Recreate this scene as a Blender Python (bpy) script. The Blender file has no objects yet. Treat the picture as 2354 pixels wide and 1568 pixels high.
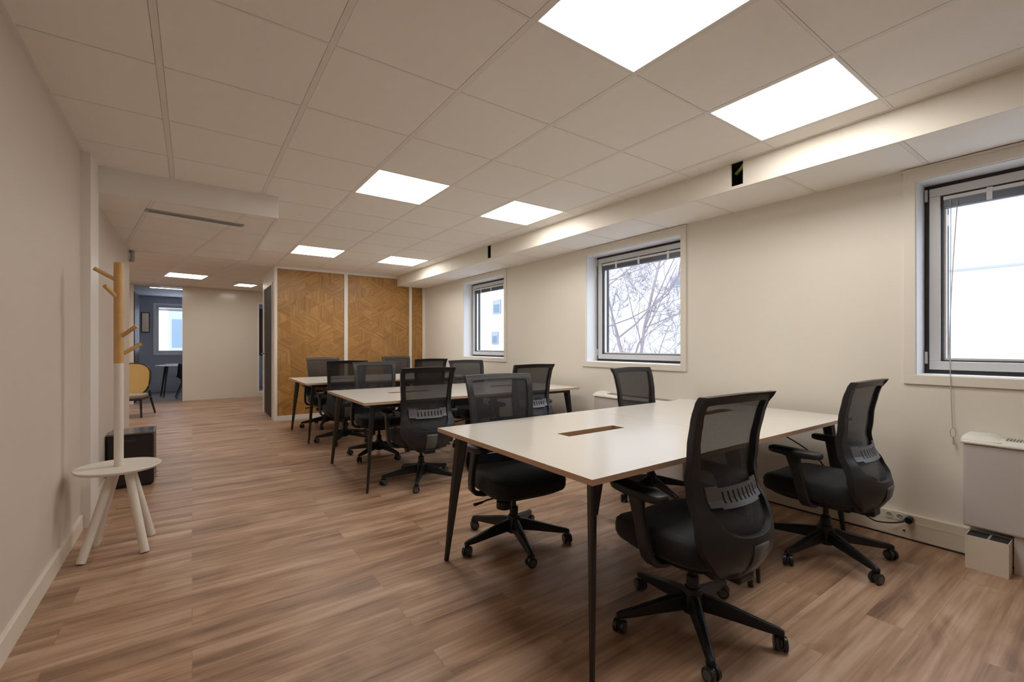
import bpy, math, random
from mathutils import Vector, Matrix
R = math.radians
scene = bpy.context.scene
COL = scene.collection
random.seed(7)

# ------------------------------------------------------------------ camera, world, exposure
HC = 1.195                      # eye height
CEIL = 2.457                    # main ceiling
cam_d = bpy.data.cameras.new('camera')
cam_d.sensor_width = 36.0
cam_d.sensor_fit = 'HORIZONTAL'
cam_d.lens = 1034.8 / 2354 * 36
cam_d.shift_y = 0.00425
cam_d.clip_start = 0.02
cam_d.clip_end = 200
cam = bpy.data.objects.new('camera', cam_d)
COL.objects.link(cam)
cam.location = (0, 0, HC)
cam.rotation_euler = (R(90), 0, -0.6178)
scene.camera = cam

world = bpy.data.worlds.new('overcast_sky')
scene.world = world
world.use_nodes = True
bg = world.node_tree.nodes['Background']
bg.inputs[0].default_value = (0.81, 0.89, 1.0, 1)
bg.inputs[1].default_value = 4.5
PANEL_STRENGTH = 11.0
PANEL_COLOR = (1.0, 0.955, 0.89, 1)

vs = scene.view_settings
scene.display_settings.display_device = 'sRGB'
vs.view_transform = 'Standard'
vs.look = 'None'
vs.exposure = 0.42
vs.gamma = 1.0
vs.use_curve_mapping = False
scene.cycles.max_bounces = 10
scene.cycles.diffuse_bounces = 6
scene.cycles.transparent_max_bounces = 16

# ------------------------------------------------------------------ materials
def new_mat(name):
    m = bpy.data.materials.new(name)
    m.use_nodes = True
    return m, m.node_tree, m.node_tree.nodes['Principled BSDF']

def plain(name, col, rough=0.5, metal=0.0, spec=0.5, bump=0.0, bscale=200.0, var=0.0, vscale=3.0):
    m, nt, p = new_mat(name)
    p.inputs['Base Color'].default_value = (*col, 1)
    p.inputs['Roughness'].default_value = rough
    p.inputs['Metallic'].default_value = metal
    p.inputs['Specular IOR Level'].default_value = spec
    N, L = nt.nodes, nt.links
    if bump or var:
        tc = N.new('ShaderNodeTexCoord')
    if bump:
        n = N.new('ShaderNodeTexNoise'); n.inputs['Scale'].default_value = bscale
        b = N.new('ShaderNodeBump'); b.inputs['Strength'].default_value = bump; b.inputs['Distance'].default_value = 0.002
        L.new(tc.outputs['Object'], n.inputs['Vector']); L.new(n.outputs['Fac'], b.inputs['Height'])
        L.new(b.outputs['Normal'], p.inputs['Normal'])
    if var:
        n2 = N.new('ShaderNodeTexNoise'); n2.inputs['Scale'].default_value = vscale; n2.inputs['Detail'].default_value = 4
        mx = N.new('ShaderNodeMixRGB'); mx.blend_type = 'MIX'
        mx.inputs[1].default_value = (*[c * (1 - var) for c in col], 1)
        mx.inputs[2].default_value = (*[min(1, c * (1 + var)) for c in col], 1)
        L.new(tc.outputs['Object'], n2.inputs['Vector']); L.new(n2.outputs['Fac'], mx.inputs[0])
        L.new(mx.outputs[0], p.inputs['Base Color'])
    return m

M = {}
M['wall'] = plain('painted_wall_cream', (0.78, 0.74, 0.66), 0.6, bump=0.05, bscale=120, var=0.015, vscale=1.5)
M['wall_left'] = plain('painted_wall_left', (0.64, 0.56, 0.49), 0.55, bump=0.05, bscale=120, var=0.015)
M['tile'] = plain('ceiling_tile_white', (0.88, 0.84, 0.785), 0.9, bump=0.25, bscale=260, var=0.015, vscale=8)
M['tbar'] = plain('ceiling_grid_white', (0.80, 0.76, 0.70), 0.5)
M['plenum'] = plain('plenum_dark', (0.10, 0.08, 0.06), 0.9)
M['white'] = plain('white_lacquer', (0.80, 0.77, 0.72), 0.4)
M['skirt'] = plain('cream_skirting', (0.74, 0.67, 0.57), 0.4)
M['trunk'] = plain('cream_pvc_trunking', (0.72, 0.65, 0.54), 0.35)
M['reveal'] = plain('white_reveal', (0.82, 0.83, 0.85), 0.5)
M['alu'] = plain('grey_aluminium_frame', (0.60, 0.60, 0.60), 0.4, 0.1)
M['gasket'] = plain('black_gasket', (0.03, 0.03, 0.035), 0.6)
M['blind'] = plain('grey_blind_metal', (0.15, 0.16, 0.19), 0.35, 0.5)
M['blind_white'] = plain('white_blind_rail', (0.75, 0.75, 0.76), 0.4)
M['cord'] = plain('grey_cord', (0.45, 0.42, 0.38), 0.7)
M['black'] = plain('black_plastic', (0.009, 0.009, 0.011), 0.42, spec=0.35, bump=0.05, bscale=400)
M['charcoal'] = plain('charcoal_plastic', (0.021, 0.022, 0.026), 0.42, spec=0.4, bump=0.05, bscale=400)
M['grey_plastic'] = plain('grey_plastic', (0.11, 0.115, 0.125), 0.45)
M['wheel'] = plain('black_wheel', (0.02, 0.02, 0.022), 0.3)
M['wheel_grey'] = plain('grey_wheel_rim', (0.10, 0.10, 0.105), 0.4)
M['leg'] = plain('black_steel', (0.018, 0.015, 0.015), 0.4)
M['chrome'] = plain('chrome', (0.7, 0.7, 0.7), 0.15, 1.0)
M['desk'] = plain('white_laminate', (0.67, 0.64, 0.58), 0.2, spec=0.5)
M['ply'] = plain('plywood_edge', (0.56, 0.38, 0.26), 0.55)
M['slotwood'] = plain('slot_wood', (0.36, 0.21, 0.10), 0.6)
M['glosswhite'] = plain('glossy_white_panel', (0.78, 0.73, 0.64), 0.18)
M['coatwhite'] = plain('matt_white_lacquered_wood', (0.76, 0.71, 0.64), 0.5)
M['coatwood'] = plain('light_oak', (0.60, 0.36, 0.13), 0.5, var=0.12, vscale=25)
M['cane'] = plain('woven_cane', (0.72, 0.47, 0.16), 0.6, bump=0.4, bscale=300, var=0.1, vscale=60)
M['beige'] = plain('beige_cushion', (0.36, 0.30, 0.22), 0.9)
M['heater'] = plain('heater_panel', (0.60, 0.56, 0.54), 0.4)
M['heater_top'] = plain('heater_top_white', (0.78, 0.77, 0.72), 0.35)
M['grille'] = plain('grille_grey', (0.38, 0.38, 0.36), 0.5)
M['greywall'] = plain('blue_grey_paint', (0.44, 0.46, 0.52), 0.7)
M['carpet'] = plain('grey_carpet', (0.22, 0.20, 0.20), 0.95, bump=0.4, bscale=500)
M['bluewhite'] = plain('cool_white_paint', (0.70, 0.74, 0.82), 0.6)
M['darkdoor'] = plain('dark_brown_door', (0.035, 0.024, 0.020), 0.6, spec=0.2)
M['navydoor'] = plain('dark_slate_door', (0.035, 0.038, 0.055), 0.4)
M['fridge'] = plain('black_cabinet', (0.012, 0.009, 0.010), 0.35)
M['fridge_top'] = plain('glossy_dark_top', (0.10, 0.085, 0.08), 0.12)
M['facade'] = plain('pale_render', (0.37, 0.37, 0.385), 0.9, var=0.02, vscale=0.6)
M['facade_seam'] = plain('facade_joint', (0.24, 0.24, 0.27), 0.9)
M['facade_win'] = plain('facade_glass', (0.10, 0.14, 0.19), 0.3)
M['facade_shut'] = plain('facade_shutter', (0.20, 0.22, 0.26), 0.6)
M['bark'] = plain('grey_bark', (0.20, 0.165, 0.18), 0.9)
M['asphalt'] = plain('pale_ground', (0.45, 0.45, 0.45), 0.9)
M['curtain'] = plain('mauve_grey_cloth', (0.16, 0.12, 0.14), 0.9)
M['yellowgreen'] = plain('yellow_green_sleeve', (0.40, 0.42, 0.10), 0.5)

def emit_mat():
    m = bpy.data.materials.new('lit_led_diffuser'); m.use_nodes = True
    nt = m.node_tree; nt.nodes.clear()
    e = nt.nodes.new('ShaderNodeEmission'); o = nt.nodes.new('ShaderNodeOutputMaterial')
    e.inputs[0].default_value = PANEL_COLOR; e.inputs[1].default_value = PANEL_STRENGTH
    nt.links.new(e.outputs[0], o.inputs[0]); return m
M['lit'] = emit_mat()

def glass_mat():
    m = bpy.data.materials.new('window_glass'); m.use_nodes = True
    nt = m.node_tree; nt.nodes.clear(); N = nt.nodes
    t = N.new('ShaderNodeBsdfTransparent'); t.inputs[0].default_value = (0.96, 0.97, 0.98, 1)
    g = N.new('ShaderNodeBsdfGlossy'); g.inputs['Roughness'].default_value = 0.02
    lw = N.new('ShaderNodeLayerWeight'); lw.inputs[0].default_value = 0.5
    pw = N.new('ShaderNodeMath'); pw.operation = 'POWER'; pw.inputs[1].default_value = 5.0; nt.links.new(lw.outputs['Facing'], pw.inputs[0])
    f = N.new('ShaderNodeMath'); f.operation = 'MULTIPLY_ADD'; f.inputs[1].default_value = 0.5; f.inputs[2].default_value = 0.025; nt.links.new(pw.outputs[0], f.inputs[0])
    x = N.new('ShaderNodeMixShader'); o = N.new('ShaderNodeOutputMaterial')
    nt.links.new(f.outputs[0], x.inputs[0]); nt.links.new(t.outputs[0], x.inputs[1])
    nt.links.new(g.outputs[0], x.inputs[2]); nt.links.new(x.outputs[0], o.inputs[0]); return m
M['glass'] = glass_mat()

def mesh_fabric():
    m, nt, p = new_mat('black_mesh_fabric'); N, L = nt.nodes, nt.links
    p.inputs['Base Color'].default_value = (0.013, 0.013, 0.016, 1)
    p.inputs['Roughness'].default_value = 0.7
    t = N.new('ShaderNodeBsdfTransparent'); x = N.new('ShaderNodeMixShader')
    tc = N.new('ShaderNodeTexCoord')
    w1 = N.new('ShaderNodeTexWave'); w1.inputs['Scale'].default_value = 90; w1.bands_direction = 'X'
    w2 = N.new('ShaderNodeTexWave'); w2.inputs['Scale'].default_value = 90; w2.bands_direction = 'Z'
    mx = N.new('ShaderNodeMath'); mx.operation = 'MULTIPLY'
    L.new(tc.outputs['Object'], w1.inputs[0]); L.new(tc.outputs['Object'], w2.inputs[0])
    L.new(w1.outputs['Fac'], mx.inputs[0]); L.new(w2.outputs['Fac'], mx.inputs[1])
    mr = N.new('ShaderNodeMapRange'); mr.inputs[3].default_value = 0.94; mr.inputs[4].default_value = 0.72
    L.new(mx.outputs[0], mr.inputs[0]); L.new(mr.outputs[0], x.inputs[0])
    L.new(t.outputs[0], x.inputs[1]); L.new(p.outputs[0], x.inputs[2])
    L.new(x.outputs[0], N['Material Output'].inputs[0]); return m
M['mesh'] = mesh_fabric()

def fabric():
    m, nt, p = new_mat('black_seat_fabric'); N, L = nt.nodes, nt.links
    p.inputs['Base Color'].default_value = (0.006, 0.006, 0.008, 1)
    p.inputs['Roughness'].default_value = 0.85
    p.inputs['Sheen Weight'].default_value = 0.12
    tc = N.new('ShaderNodeTexCoord'); n = N.new('ShaderNodeTexNoise'); n.inputs['Scale'].default_value = 500
    b = N.new('ShaderNodeBump'); b.inputs['Strength'].default_value = 0.3; b.inputs['Distance'].default_value = 0.001
    L.new(tc.outputs['Object'], n.inputs[0]); L.new(n.outputs['Fac'], b.inputs['Height']); L.new(b.outputs[0], p.inputs['Normal'])
    return m
M['fabric'] = fabric()

def floor_mat():
    m, nt, p = new_mat('oak_vinyl_planks'); N, L = nt.nodes, nt.links
    tc = N.new('ShaderNodeTexCoord')
    br = N.new('ShaderNodeTexBrick')
    br.offset = 0.37; br.offset_frequency = 2
    br.inputs['Color1'].default_value = (0, 0, 0, 1); br.inputs['Color2'].default_value = (1, 1, 1, 1)
    br.inputs['Mortar'].default_value = (0.5, 0.5, 0.5, 1)
    br.inputs['Scale'].default_value = 1.0; br.inputs['Mortar Size'].default_value = 0.0012
    br.inputs['Mortar Smooth'].default_value = 0.2
    br.inputs['Brick Width'].default_value = 1.22; br.inputs['Row Height'].default_value = 0.18
    L.new(tc.outputs['Object'], br.inputs['Vector'])
    # per plank offset of the grain
    add = N.new('ShaderNodeVectorMath'); add.operation = 'MULTIPLY_ADD'
    add.inputs[1].default_value = (7.3, 3.1, 11.0)
    L.new(br.outputs['Color'], add.inputs[0]); L.new(tc.outputs['Object'], add.inputs[2])
    def streak(sx, sy, detail, dist):
        mp = N.new('ShaderNodeMapping'); mp.inputs['Scale'].default_value = (sx, sy, 1)
        L.new(add.outputs[0], mp.inputs[0])
        n = N.new('ShaderNodeTexNoise'); n.inputs['Scale'].default_value = 1.0; n.inputs['Detail'].default_value = detail
        n.inputs['Distortion'].default_value = dist
        L.new(mp.outputs[0], n.inputs[0]); return n
    n1 = streak(0.55, 10, 4, 0.9)       # broad bands along the plank
    n2 = streak(2.2, 70, 5, 0.3)       # fine grain
    n3 = streak(1.3, 4, 3, 2.0)        # cloudy cathedral
    mixf = N.new('ShaderNodeMath'); mixf.operation = 'MULTIPLY_ADD'; mixf.inputs[1].default_value = 0.24
    L.new(n2.outputs['Fac'], mixf.inputs[0])
    m2 = N.new('ShaderNodeMath'); m2.operation = 'MULTIPLY'; m2.inputs[1].default_value = 0.46
    L.new(n1.outputs['Fac'], m2.inputs[0])
    m3 = N.new('ShaderNodeMath'); m3.operation = 'MULTIPLY_ADD'; m3.inputs[1].default_value = 0.34
    L.new(n3.outputs['Fac'], m3.inputs[0]); L.new(m2.outputs[0], m3.inputs[2]); L.new(m3.outputs[0], mixf.inputs[2])
    rp = N.new('ShaderNodeValToRGB')
    e = rp.color_ramp.elements
    e[0].position = 0.37; e[0].color = (0.165, 0.090, 0.053, 1)
    e[1].position = 0.66; e[1].color = (0.560, 0.395, 0.285, 1)
    k = rp.color_ramp.elements.new(0.52); k.color = (0.390, 0.236, 0.146, 1)
    L.new(mixf.outputs[0], rp.inputs[0])
    # plank tone variation
    hs = N.new('ShaderNodeMixRGB'); hs.blend_type = 'MULTIPLY'; hs.inputs[0].default_value = 1
    mr = N.new('ShaderNodeMapRange'); mr.inputs[3].default_value = 0.96; mr.inputs[4].default_value = 1.04
    L.new(br.outputs['Color'], mr.inputs[0]); L.new(rp.outputs[0], hs.inputs[1]); L.new(mr.outputs[0], hs.inputs[2])
    # joints
    jm = N.new('ShaderNodeMixRGB'); jm.inputs[2].default_value = (0.16, 0.09, 0.05, 1)
    jf = N.new('ShaderNodeMath'); jf.operation = 'MULTIPLY'; jf.inputs[1].default_value = 0.35
    L.new(br.outputs['Fac'], jf.inputs[0])
    L.new(jf.outputs[0], jm.inputs[0]); L.new(hs.outputs[0], jm.inputs[1])
    L.new(jm.outputs[0], p.inputs['Base Color'])
    p.inputs['Roughness'].default_value = 0.42
    b = N.new('ShaderNodeBump'); b.inputs['Strength'].default_value = 0.12; b.inputs['Distance'].default_value = 0.002
    L.new(mixf.outputs[0], b.inputs['Height']); L.new(b.outputs[0], p.inputs['Normal'])
    return m
M['floor'] = floor_mat()

def veneer():
    m, nt, p = new_mat('oak_veneer_marquetry'); N, L = nt.nodes, nt.links
    uv = N.new('ShaderNodeUVMap')
    mp = N.new('ShaderNodeMapping'); mp.inputs['Scale'].default_value = (2.0, 34, 1)
    n = N.new('ShaderNodeTexNoise'); n.inputs['Scale'].default_value = 1; n.inputs['Detail'].default_value = 5
    L.new(uv.outputs[0], mp.inputs[0]); L.new(mp.outputs[0], n.inputs[0])
    rp = N.new('ShaderNodeValToRGB'); e = rp.color_ramp.elements
    e[0].position = 0.3; e[0].color = (0.31, 0.145, 0.036, 1)
    e[1].position = 0.72; e[1].color = (0.52, 0.285, 0.085, 1)
    L.new(n.outputs['Fac'], rp.inputs[0])
    at = N.new('ShaderNodeAttribute'); at.attribute_name = 'tone'
    mx = N.new('ShaderNodeMixRGB'); mx.blend_type = 'MULTIPLY'; mx.inputs[0].default_value = 1
    L.new(rp.outputs[0], mx.inputs[1]); L.new(at.outputs['Color'], mx.inputs[2])
    L.new(mx.outputs[0], p.inputs['Base Color']); p.inputs['Roughness'].default_value = 0.4
    return m
M['veneer'] = veneer()

# ------------------------------------------------------------------ mesh helpers
class MB:
    def __init__(s): s.v = []; s.f = []; s.m = []
    def add(s, vs, fs, mi=0):
        o = len(s.v); s.v += [tuple(v) for v in vs]
        for f in fs: s.f.append(tuple(i + o for i in f)); s.m.append(mi)
        return s
    def box(s, x0, x1, y0, y1, z0, z1, mi=0):
        return s.add([(x0,y0,z0),(x1,y0,z0),(x1,y1,z0),(x0,y1,z0),(x0,y0,z1),(x1,y0,z1),(x1,y1,z1),(x0,y1,z1)],
            [(3,2,1,0),(4,5,6,7),(0,1,5,4),(1,2,6,5),(2,3,7,6),(3,0,4,7)], mi)
    def rings(s, rings, cap=True, mi=0, closed=False):
        n = len(rings[0]); o = len(s.v)
        for r in rings: s.v += [tuple(p) for p in r]
        k = len(rings)
        for a in range(k if closed else k - 1):
            b = (a + 1) % k
            for i in range(n):
                j = (i + 1) % n
                s.f.append((o+a*n+i, o+a*n+j, o+b*n+j, o+b*n+i)); s.m.append(mi)
        if cap and not closed:
            s.f.append(tuple(o + i for i in range(n))[::-1]); s.m.append(mi)
            s.f.append(tuple(o + (k-1)*n + i for i in range(n))); s.m.append(mi)
        return s
    def tube(s, pts, rad, n=10, mi=0, flat=1.0, up=(0,0,1)):
        pts = [Vector(p) for p in pts]
        rs = rad if isinstance(rad, (list, tuple)) else [rad]*len(pts)
        rings = []
        for i, p in enumerate(pts):
            t = (pts[min(i+1, len(pts)-1)] - pts[max(i-1, 0)]).normalized()
            u = Vector(up)
            if abs(t.dot(u)) > 0.95: u = Vector((1,0,0))
            a = t.cross(u).normalized(); b = a.cross(t).normalized()
            rings.append([p + a*rs[i]*math.cos(2*math.pi*k/n) + b*rs[i]*flat*math.sin(2*math.pi*k/n) for k in range(n)])
        return s.rings(rings, True, mi)
    def lathe(s, prof, n=24, c=(0,0), mi=0):
        return s.rings([[(c[0]+r*math.cos(2*math.pi*k/n), c[1]+r*math.sin(2*math.pi*k/n), z) for k in range(n)] for r, z in prof], True, mi)
    def cylx(s, x0, x1, cy, cz, r, n=20, mi=0, ch=0.003):
        pr = [(x0, r-ch), (x0+ch, r), (x1-ch, r), (x1, r-ch)]
        return s.rings([[(x, cy+q*math.cos(2*math.pi*k/n), cz+q*math.sin(2*math.pi*k/n)) for k in range(n)] for x, q in pr], True, mi)
    def prism(s, poly, z0, z1, mi=0):
        return s.rings([[(x,y,z0) for x,y in poly],[(x,y,z1) for x,y in poly]], True, mi)
    def ribbon(s, path, wid, thk, mi=0, side=(0,1,0)):
        """rectangular section swept along path; wid along `side`, thk across"""
        pts = [Vector(p) for p in path]; sd = Vector(side); rings = []
        for i, p in enumerate(pts):
            t = (pts[min(i+1,len(pts)-1)] - pts[max(i-1,0)]).normalized()
            nrm = t.cross(sd).normalized()
            w = wid[i] if isinstance(wid,(list,tuple)) else wid
            h = thk[i] if isinstance(thk,(list,tuple)) else thk
            rings.append([p + sd*w/2 + nrm*h/2, p - sd*w/2 + nrm*h/2, p - sd*w/2 - nrm*h/2, p + sd*w/2 - nrm*h/2])
        return s.rings(rings, True, mi)
    def xf(s, mat):
        s.v = [tuple(mat @ Vector(v)) for v in s.v]; return s
    def build(s, name, mat, parent=None, smooth=False, bevel=0, seg=2, loc=None, rotz=0, angle=40, subd=0):
        me = bpy.data.meshes.new(name)
        me.from_pydata(s.v, [], s.f)
        for m in (mat if isinstance(mat, (list, tuple)) else [mat]): me.materials.append(m)
        me.polygons.foreach_set('material_index', s.m)
        me.update()
        import bmesh
        bm = bmesh.new(); bm.from_mesh(me)
        bmesh.ops.recalc_face_normals(bm, faces=bm.faces); bm.to_mesh(me); bm.free()
        if smooth:
            me.polygons.foreach_set('use_smooth', [True]*len(me.polygons))
            me.set_sharp_from_angle(angle=R(angle))
        o = bpy.data.objects.new(name, me); COL.objects.link(o)
        if parent: o.parent = parent
        if loc: o.location = loc
        o.rotation_euler.z = rotz
        if bevel:
            b = o.modifiers.new('bevel', 'BEVEL'); b.width = bevel; b.segments = seg; b.limit_method = 'ANGLE'; b.angle_limit = R(35)
            b.harden_normals = False
        if subd:
            q = o.modifiers.new('sub', 'SUBSURF'); q.levels = subd; q.render_levels = subd
        return o

def tag(o, label, cat, group=None, kind=None):
    o['label'] = label; o['category'] = cat
    if group: o['group'] = group
    if kind: o['kind'] = kind
    return o
def struct(o):
    o['kind'] = 'structure'; return o
def thing(name, label, cat, loc=(0,0,0), rotz=0, group=None):
    o = bpy.data.objects.new(name, None); COL.objects.link(o)
    o.empty_display_size = 0.1
    o.location = loc; o.rotation_euler.z = rotz
    return tag(o, label, cat, group)
def copy_tree(o, parent=None):
    c = o.copy(); COL.objects.link(c); c.parent = parent
    for ch in list(o.children): copy_tree(ch, c)
    return c

def walls_cells(mb, axis, c0, c1, s0, s1, z0, z1, holes, mi=0):
    """wall slab between c0 and c1 on `axis`, running s0..s1, with rectangular holes (sa,sb,za,zb)"""
    S = sorted({s0, s1, *[h[0] for h in holes], *[h[1] for h in holes]})
    for a, b in zip(S, S[1:]):
        zs = sorted([(h[2], h[3]) for h in holes if h[0] <= a and h[1] >= b])
        z = z0; segs = []
        for za, zb in zs:
            if za > z: segs.append((z, za))
            z = zb
        if z < z1: segs.append((z, z1))
        for za, zb in segs:
            if axis == 'x': mb.box(c0, c1, a, b, za, zb, mi)
            else: mb.box(a, b, c0, c1, za, zb, mi)
    return mb

# ------------------------------------------------------------------ structure: floor and walls
XL, XR = -0.59, 3.61
YB = -2.3                                   # wall behind the camera
fl = MB().box(-3.4, 3.9, YB, 12.6, -0.06, 0.0)
struct(fl.build('floor', M['floor']))

WIN = [(-0.36, 0.815), (2.435, 3.635), (5.262, 6.44)]      # openings along the window wall
WZ0, WZ1 = 1.014, 2.20
SOF = 2.279
wr = MB()
walls_cells(wr, 'x', XR, 3.93, YB, 12.6, 0, CEIL + 0.2, [(a, b, WZ0, WZ1) for a, b in WIN])
struct(wr.build('wall_right', M['wall']))

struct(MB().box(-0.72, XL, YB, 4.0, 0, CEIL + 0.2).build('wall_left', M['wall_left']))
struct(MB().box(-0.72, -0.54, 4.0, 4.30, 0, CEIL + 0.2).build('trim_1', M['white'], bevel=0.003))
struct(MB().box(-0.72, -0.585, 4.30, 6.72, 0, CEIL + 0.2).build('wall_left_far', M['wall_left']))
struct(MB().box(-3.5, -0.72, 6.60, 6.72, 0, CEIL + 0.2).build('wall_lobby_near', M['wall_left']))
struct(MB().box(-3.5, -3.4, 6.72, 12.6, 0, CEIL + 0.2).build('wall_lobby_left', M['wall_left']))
struct(MB().box(-0.72, 3.93, YB - 0.12, YB, 0, CEIL + 0.2).build('wall_rear', M['wall']))
# skirting, left wall
sk = MB(); sk.add([(XL, YB, 0), (XL + 0.014, YB, 0), (XL + 0.014, YB, 0.092), (XL + 0.009, YB, 0.1), (XL, YB, 0.1),
    (XL, 3.985, 0), (XL + 0.014, 3.985, 0), (XL + 0.014, 3.985, 0.092), (XL + 0.009, 3.985, 0.1), (XL, 3.985, 0.1)],
    [(0,1,2,3,4),(9,8,7,6,5),(0,5,6,1),(1,6,7,2),(2,7,8,3),(3,8,9,4),(4,9,5,0)])
struct(sk.build('baseboard_left', M['skirt']))
struct(MB().box(-0.585, -0.573, 4.30, 6.72, 0, 0.1).build('baseboard_left_far', M['skirt']))

# ------------------------------------------------------------------ ceilings
def clip_poly(poly, clip):
    out = poly
    for i in range(len(clip)):
        a, b = clip[i], clip[(i+1) % len(clip)]
        inp, out = out, []
        ins = lambda p: (b[0]-a[0])*(p[1]-a[1]) - (b[1]-a[1])*(p[0]-a[0]) >= -1e-9
        for j in range(len(inp)):
            p, q = inp[j], inp[(j+1) % len(inp)]
            if ins(p) != ins(q):
                d1 = (b[0]-a[0])*(p[1]-a[1]) - (b[1]-a[1])*(p[0]-a[0])
                d2 = (b[0]-a[0])*(q[1]-a[1]) - (b[1]-a[1])*(q[0]-a[0])
                t = d1/(d1-d2); x = (p[0]+t*(q[0]-p[0]), p[1]+t*(q[1]-p[1]))
                if ins(p): out += [p, x] if False else [x]
                else: out += [x]
                if ins(q): out.append(q)
            elif ins(q): out.append(q)
        if not out: return []
    return out

def grid_ceiling(tiles, bars, region, z, org, ang, pitch=0.6, skip=(), mainw=0.026, crossw=0.012, px=None):
    ca, sa = math.cos(ang), math.sin(ang)
    W = lambda x, y: (org[0] + x*ca - y*sa, org[1] + x*sa + y*ca)
    loc = [((p[0]-org[0])*ca + (p[1]-org[1])*sa, -(p[0]-org[0])*sa + (p[1]-org[1])*ca) for p in region]
    px = px or pitch
    i0, i1 = math.floor(min(p[0] for p in loc)/px)-1, math.ceil(max(p[0] for p in loc)/px)+1
    j0, j1 = math.floor(min(p[1] for p in loc)/pitch)-1, math.ceil(max(p[1] for p in loc)/pitch)+1
    g = 0.0015
    for i in range(i0, i1):
        for j in range(j0, j1):
            if (i, j) in skip: continue
            a, b = i*px + mainw/2 + g, (i+1)*px - mainw/2 - g
            c, d = j*pitch + crossw/2 + g, (j+1)*pitch - crossw/2 - g
            P = clip_poly([W(a,c), W(b,c), W(b,d), W(a,d)], region)
            if len(P) >= 3:
                n = len(P)
                tiles.add([(x,y,z+0.001) for x,y in P] + [(x,y,z+0.02) for x,y in P],
                    [tuple(range(n))] + [(k, (k+1)%n, (k+1)%n+n, k+n) for k in range(n)])
    def bar(P):
        P = clip_poly(P, region)
        if len(P) >= 3:
            n = len(P)
            bars.add([(x,y,z) for x,y in P] + [(x,y,z+0.022) for x,y in P],
                [tuple(range(n)), tuple(range(n, 2*n))] + [(k, (k+1)%n, (k+1)%n+n, k+n) for k in range(n)])
    A, B = j0*pitch, j1*pitch
    for i in range(i0, i1+1):
        bar([W(i*px-mainw/2, A), W(i*px+mainw/2, A), W(i*px+mainw/2, B), W(i*px-mainw/2, B)])
    for j in range(j0, j1+1):
        for i in range(i0, i1):
            bar([W(i*px+mainw/2, j*pitch-crossw/2), W((i+1)*px-mainw/2, j*pitch-crossw/2), W((i+1)*px-mainw/2, j*pitch+crossw/2), W(i*px+mainw/2, j*pitch+crossw/2)])

XS = 3.064                                   # face of the window-side bulkhead
GX, GY = -0.12, 1.981
light_cells = [(2, -2), (4, -2), (2, 2), (4, 2), (2, 7), (4, 7)]
slab = MB().box(-3.5, 3.93, YB - 0.12, 15.2, CEIL + 0.2, CEIL + 0.3)
ceiling = struct(slab.build('ceiling', M['plenum']))
t_, b_ = MB(), MB()
regA = [(XL, YB), (XS, YB), (XS, 4.27), (XL, 4.27)]
regB = [(0.6, 4.27), (XS, 4.27), (XS, 7.95), (0.6, 7.95)]
grid_ceiling(t_, b_, regA, CEIL, (GX, GY), 0, skip=light_cells)
grid_ceiling(t_, b_, regB, CEIL, (GX, GY), 0, skip=light_cells)
b_.box(XL, XL+0.022, YB, 4.27, CEIL-0.001, CEIL+0.02)                     # wall angle
b_.box(XS-0.022, XS, YB, 7.95, CEIL-0.001, CEIL+0.02)
t_.build('ceiling_tiles', M['tile'], ceiling)
b_.build('ceiling_grid', M['tbar'], ceiling)
# lobby ceiling, turned about nine degrees
t_, b_ = MB(), MB()
ANG = R(9.4)
regD = [(-3.4, 6.72), (0.6, 6.74), (0.6, 7.95), (0.6, 12.6), (-3.4, 12.6)]
grid_ceiling(t_, b_, regD, CEIL, (-0.335, 9.79), ANG, skip=[(0, 0)])
regE = [(0.6, 7.95), (1.06, 7.95), (1.06, 9.35), (1.06, 12.6), (0.6, 12.6)]
grid_ceiling(t_, b_, regE, CEIL, (-0.335, 9.79), ANG)
regF = [(1.06, 9.35), (3.61, 9.35), (3.61, 12.6), (1.06, 12.6)]
grid_ceiling(t_, b_, regF, CEIL, (-0.335, 9.79), ANG)
t_.build('lobby_tiles', M['tile'], ceiling)
b_.build('lobby_grid', M['tbar'], ceiling)
# lowered ceiling block over the passage
LZ = 2.279
low = MB()
low.box(-0.585, 0.6, 4.27, 4.29, LZ - 0.004, CEIL + 0.2)
low.box(0.58, 0.6, 4.29, 6.8, LZ - 0.004, CEIL + 0.2)
low.box(-0.585, 0.6, 6.70, 6.72, LZ - 0.004, CEIL + 0.2)
lo = struct(low.build('trim_2', M['white']))
t_, b_ = MB(), MB()
regC = [(-0.585, 4.29), (0.58, 4.29), (0.58, 6.70), (-0.585, 6.70)]
grid_ceiling(t_, b_, regC, LZ, (-0.235, 4.29), ANG)
t_.build('lowered_tiles', M['tile'], lo)
b_.build('lowered_grid', M['tbar'], lo)

# bulkhead along the window wall
bk = MB()
HOLES = [(1.591, 1.676, 2.300, CEIL + 0.02), (4.775, 4.857, 2.300, CEIL + 0.02)]
walls_cells(bk, 'x', XS, XS + 0.014, YB, 7.95, SOF, CEIL + 0.02, HOLES)
bulk = struct(bk.build('trim_3', M['wall']))
inn = MB()
for a, b, z0, z1 in HOLES:
    inn.box(XS+0.014, XS+0.30, a-0.10, a-0.09, SOF+0.01, CEIL+0.02); inn.box(XS+0.014, XS+0.30, b+0.09, b+0.10, SOF+0.01, CEIL+0.02)
    inn.box(XS+0.30, XS+0.31, a-0.1, b+0.1, SOF+0.01, CEIL+0.02); inn.box(XS+0.014, XS+0.31, a-0.1, b+0.1, CEIL+0.02, CEIL+0.03)
    inn.box(XS+0.014, XS+0.30, a-0.1, b+0.1, SOF+0.012, SOF+0.016)
inn.build('recess_shade', M['plenum'], bulk)  # dark inner faces put the shade of the holes into colour
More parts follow.
